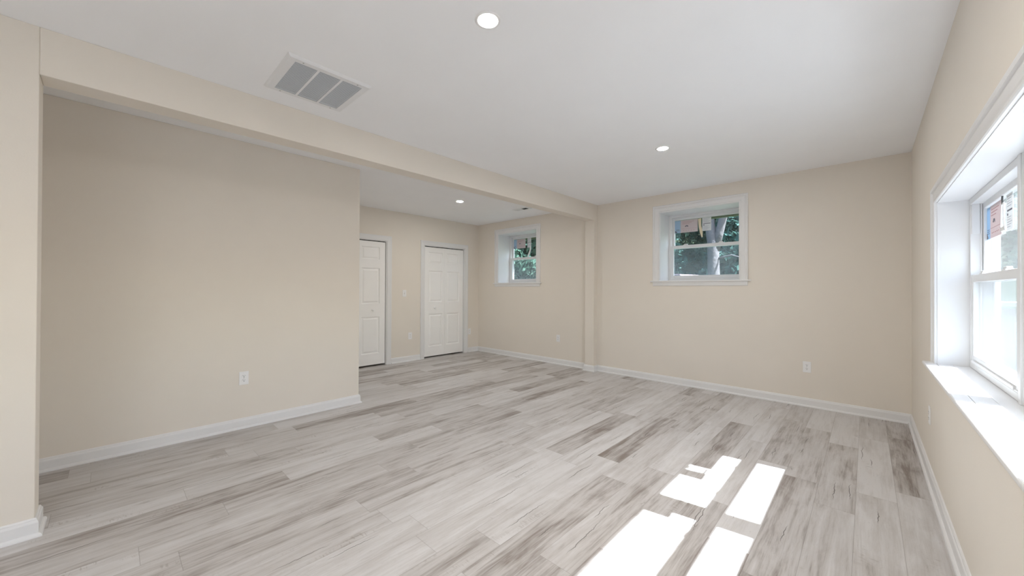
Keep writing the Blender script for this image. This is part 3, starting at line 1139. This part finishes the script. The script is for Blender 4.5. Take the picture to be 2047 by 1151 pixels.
def spruce(x, y, h, r, seed, label, mat='spruce'):
    rng = np.random.default_rng(seed)
    t = empty('evergreen_tree', (x, y, ground(x, y)))
    tag(t, label, 'tree', 'trees behind the house')
    MB().tube([(0, 0, -0.1), (0, 0, h * 0.5), (0, 0, h * 0.92)], [0.14, 0.09, 0.02], 9).build('trunk', 'bark', t)
    blobs = []
    lv = 9
    for k in range(lv):
        fz = k / lv
        rr = r * (1 - fz) ** 0.8
        nb = max(3, int(8 * (1 - fz)))
        for j in range(nb):
            an = 2 * math.pi * (j / nb) + k * 0.9 + rng.uniform(-0.2, 0.2)
            blobs.append((math.cos(an) * rr * 0.66, math.sin(an) * rr * 0.66, h * (0.06 + 0.9 * fz) - 0.1 * rr,
                          rr * 0.42, rr * 0.42, h * 0.055))
    vv, ff = foliage(rng, blobs, 5200, 0.15, 0.5)
    leaf_obj('foliage', vv, ff, mat, t)


def leafy(x, y, h, r, seed, label, mat='broad', n=11000, size=0.13, z_low=0.06):
    rng = np.random.default_rng(seed)
    t = empty('leafy_tree', (x, y, ground(x, y)))
    tag(t, label, 'tree', 'trees behind the house')
    mb = MB()
    mb.tube([(0, 0, -0.1), (0.05, 0, h * 0.35), (0.1, 0.05, h * 0.75)], [0.10, 0.07, 0.03], 9)
    for k in range(5):
        an = k * 1.26 + seed
        mb.tube([(0.03, 0, h * (0.2 + 0.08 * k)), (math.cos(an) * r * 0.5, math.sin(an) * r * 0.5, h * (0.4 + 0.09 * k))], [0.04, 0.015], 7)
    mb.build('trunk', 'bark', t)
    blobs = []
    for k in range(44):
        tz = (k + 0.5) / 44
        prof = (1 - abs(2 * tz - 0.9) ** 3) ** 0.5 if abs(2 * tz - 0.9) < 1 else 0.2
        an = k * 2.399 + rng.uniform(-0.3, 0.3)
        q = rng.uniform(0.35, 0.85) * max(0.25, prof)
        blobs.append((math.cos(an) * r * q, math.sin(an) * r * q, h * (z_low + (0.95 - z_low) * tz), r * 0.34, r * 0.34, h * 0.085))
    vv, ff = foliage(rng, blobs, n, size)
    leaf_obj('foliage', vv, ff, mat, t)


# forked grey tree in the view of the right-hand back window
tx, ty = -3.02, 11.2
ft = empty('forked_tree', (tx, ty, ground(tx, ty)))
tag(ft, 'grey-barked tree forking low behind the right-hand back window', 'tree', 'trees behind the house')
zf = 1.15
MB().tube([(0.02, 0, -0.15), (0, 0, 0.25), (-0.01, 0, 0.7), (-0.01, 0, zf), (-0.10, 0, zf + 0.5), (-0.15, 0.05, zf + 1.2), (-0.12, 0.1, zf + 2.4), (-0.35, 0.2, zf + 4.2)],
          [0.19, 0.150, 0.142, 0.148, 0.118, 0.100, 0.080, 0.03], 14).build('trunk', 'bark', ft, smooth=True)
MB().tube([(0.03, 0, zf - 0.22), (0.15, -0.02, zf + 0.28), (0.26, -0.04, zf + 0.75), (0.52, -0.05, zf + 1.25), (0.95, 0.1, zf + 1.8), (1.4, 0.3, zf + 3.2)],
          [0.11, 0.105, 0.098, 0.080, 0.06, 0.02], 12).build('limb', 'bark', ft, smooth=True)
MB().tube([(0.24, 0, zf + 0.70), (0.30, 0.05, zf + 1.3), (0.22, 0.1, zf + 2.2)], [0.065, 0.05, 0.02], 10).build('limb', 'bark', ft, smooth=True)
MB().tube([(0.06, 0, 0.70), (0.45, -0.1, 0.78), (0.80, -0.1, 0.66)], [0.035, 0.022, 0.008], 8).build('branch', 'bark', ft, smooth=True)
MB().tube([(0.36, -0.04, zf + 0.9), (0.85, -0.1, zf + 0.92), (1.3, -0.1, zf + 0.86)], [0.04, 0.025, 0.01], 8).build('branch', 'bark', ft, smooth=True)
rng0 = np.random.default_rng(5)
vv, ff = foliage(rng0, [(0.9, 0.3, zf + 3.0, 1.2, 0.9, 0.5), (-0.5, 0.4, zf + 3.9, 1.3, 1, 0.6), (0.1, 0.2, zf + 3.5, 1.2, 1, 0.5)], 2500, 0.13)
leaf_obj('foliage', vv, ff, 'broad', ft)

spruce(-6.9, 16.2, 5.6, 1.6, 11, 'blue-green evergreen left of the forked trunk in the back window')
spruce(-3.2, 16.4, 6.2, 1.65, 12, 'blue-green evergreen directly behind the forked trunk')
spruce(0.9, 16.0, 5.4, 1.5, 13, 'blue-green evergreen beyond the yard, right of the forked trunk')
leafy(-5.1, 20.6, 5.6, 1.75, 14, 'leafy tree far behind between the evergreens', n=11000)
leafy(-1.2, 20.6, 5.8, 1.75, 15, 'leafy tree far behind at the right of the forked trunk', n=11000)
leafy(-9.2, 20.4, 5.6, 1.8, 16, 'bushy leafy tree between the two back windows', n=11000)
leafy(-9.95, 11.2, 4.6, 1.6, 17, 'leafy tree filling the view of the left back window', n=11000)
leafy(-13.4, 15.3, 6.0, 1.9, 18, 'tall leafy tree behind the left back window view', n=11000)
spruce(-10.4, 16.6, 6.0, 1.35, 19, 'dark evergreen standing behind the leafy tree of the left back window')
spruce(4.7, 16.0, 5.5, 1.75, 20, 'evergreen seen through the large right-hand window')
leafy(2.8, 20.6, 7.0, 1.75, 21, 'leafy tree seen far off through the large right-hand window', n=6000)
leafy(-7.2, 24.8, 8.0, 2.0, 22, 'tallest leafy tree at the very back, left of the forked trunk', n=11000)
leafy(-3.0, 24.8, 8.0, 2.0, 23, 'tallest leafy tree at the very back, behind the forked trunk', n=11000)
leafy(-16.5, 19.5, 9.0, 2.1, 24, 'tall leafy tree at the far left of the yard', n=11000)
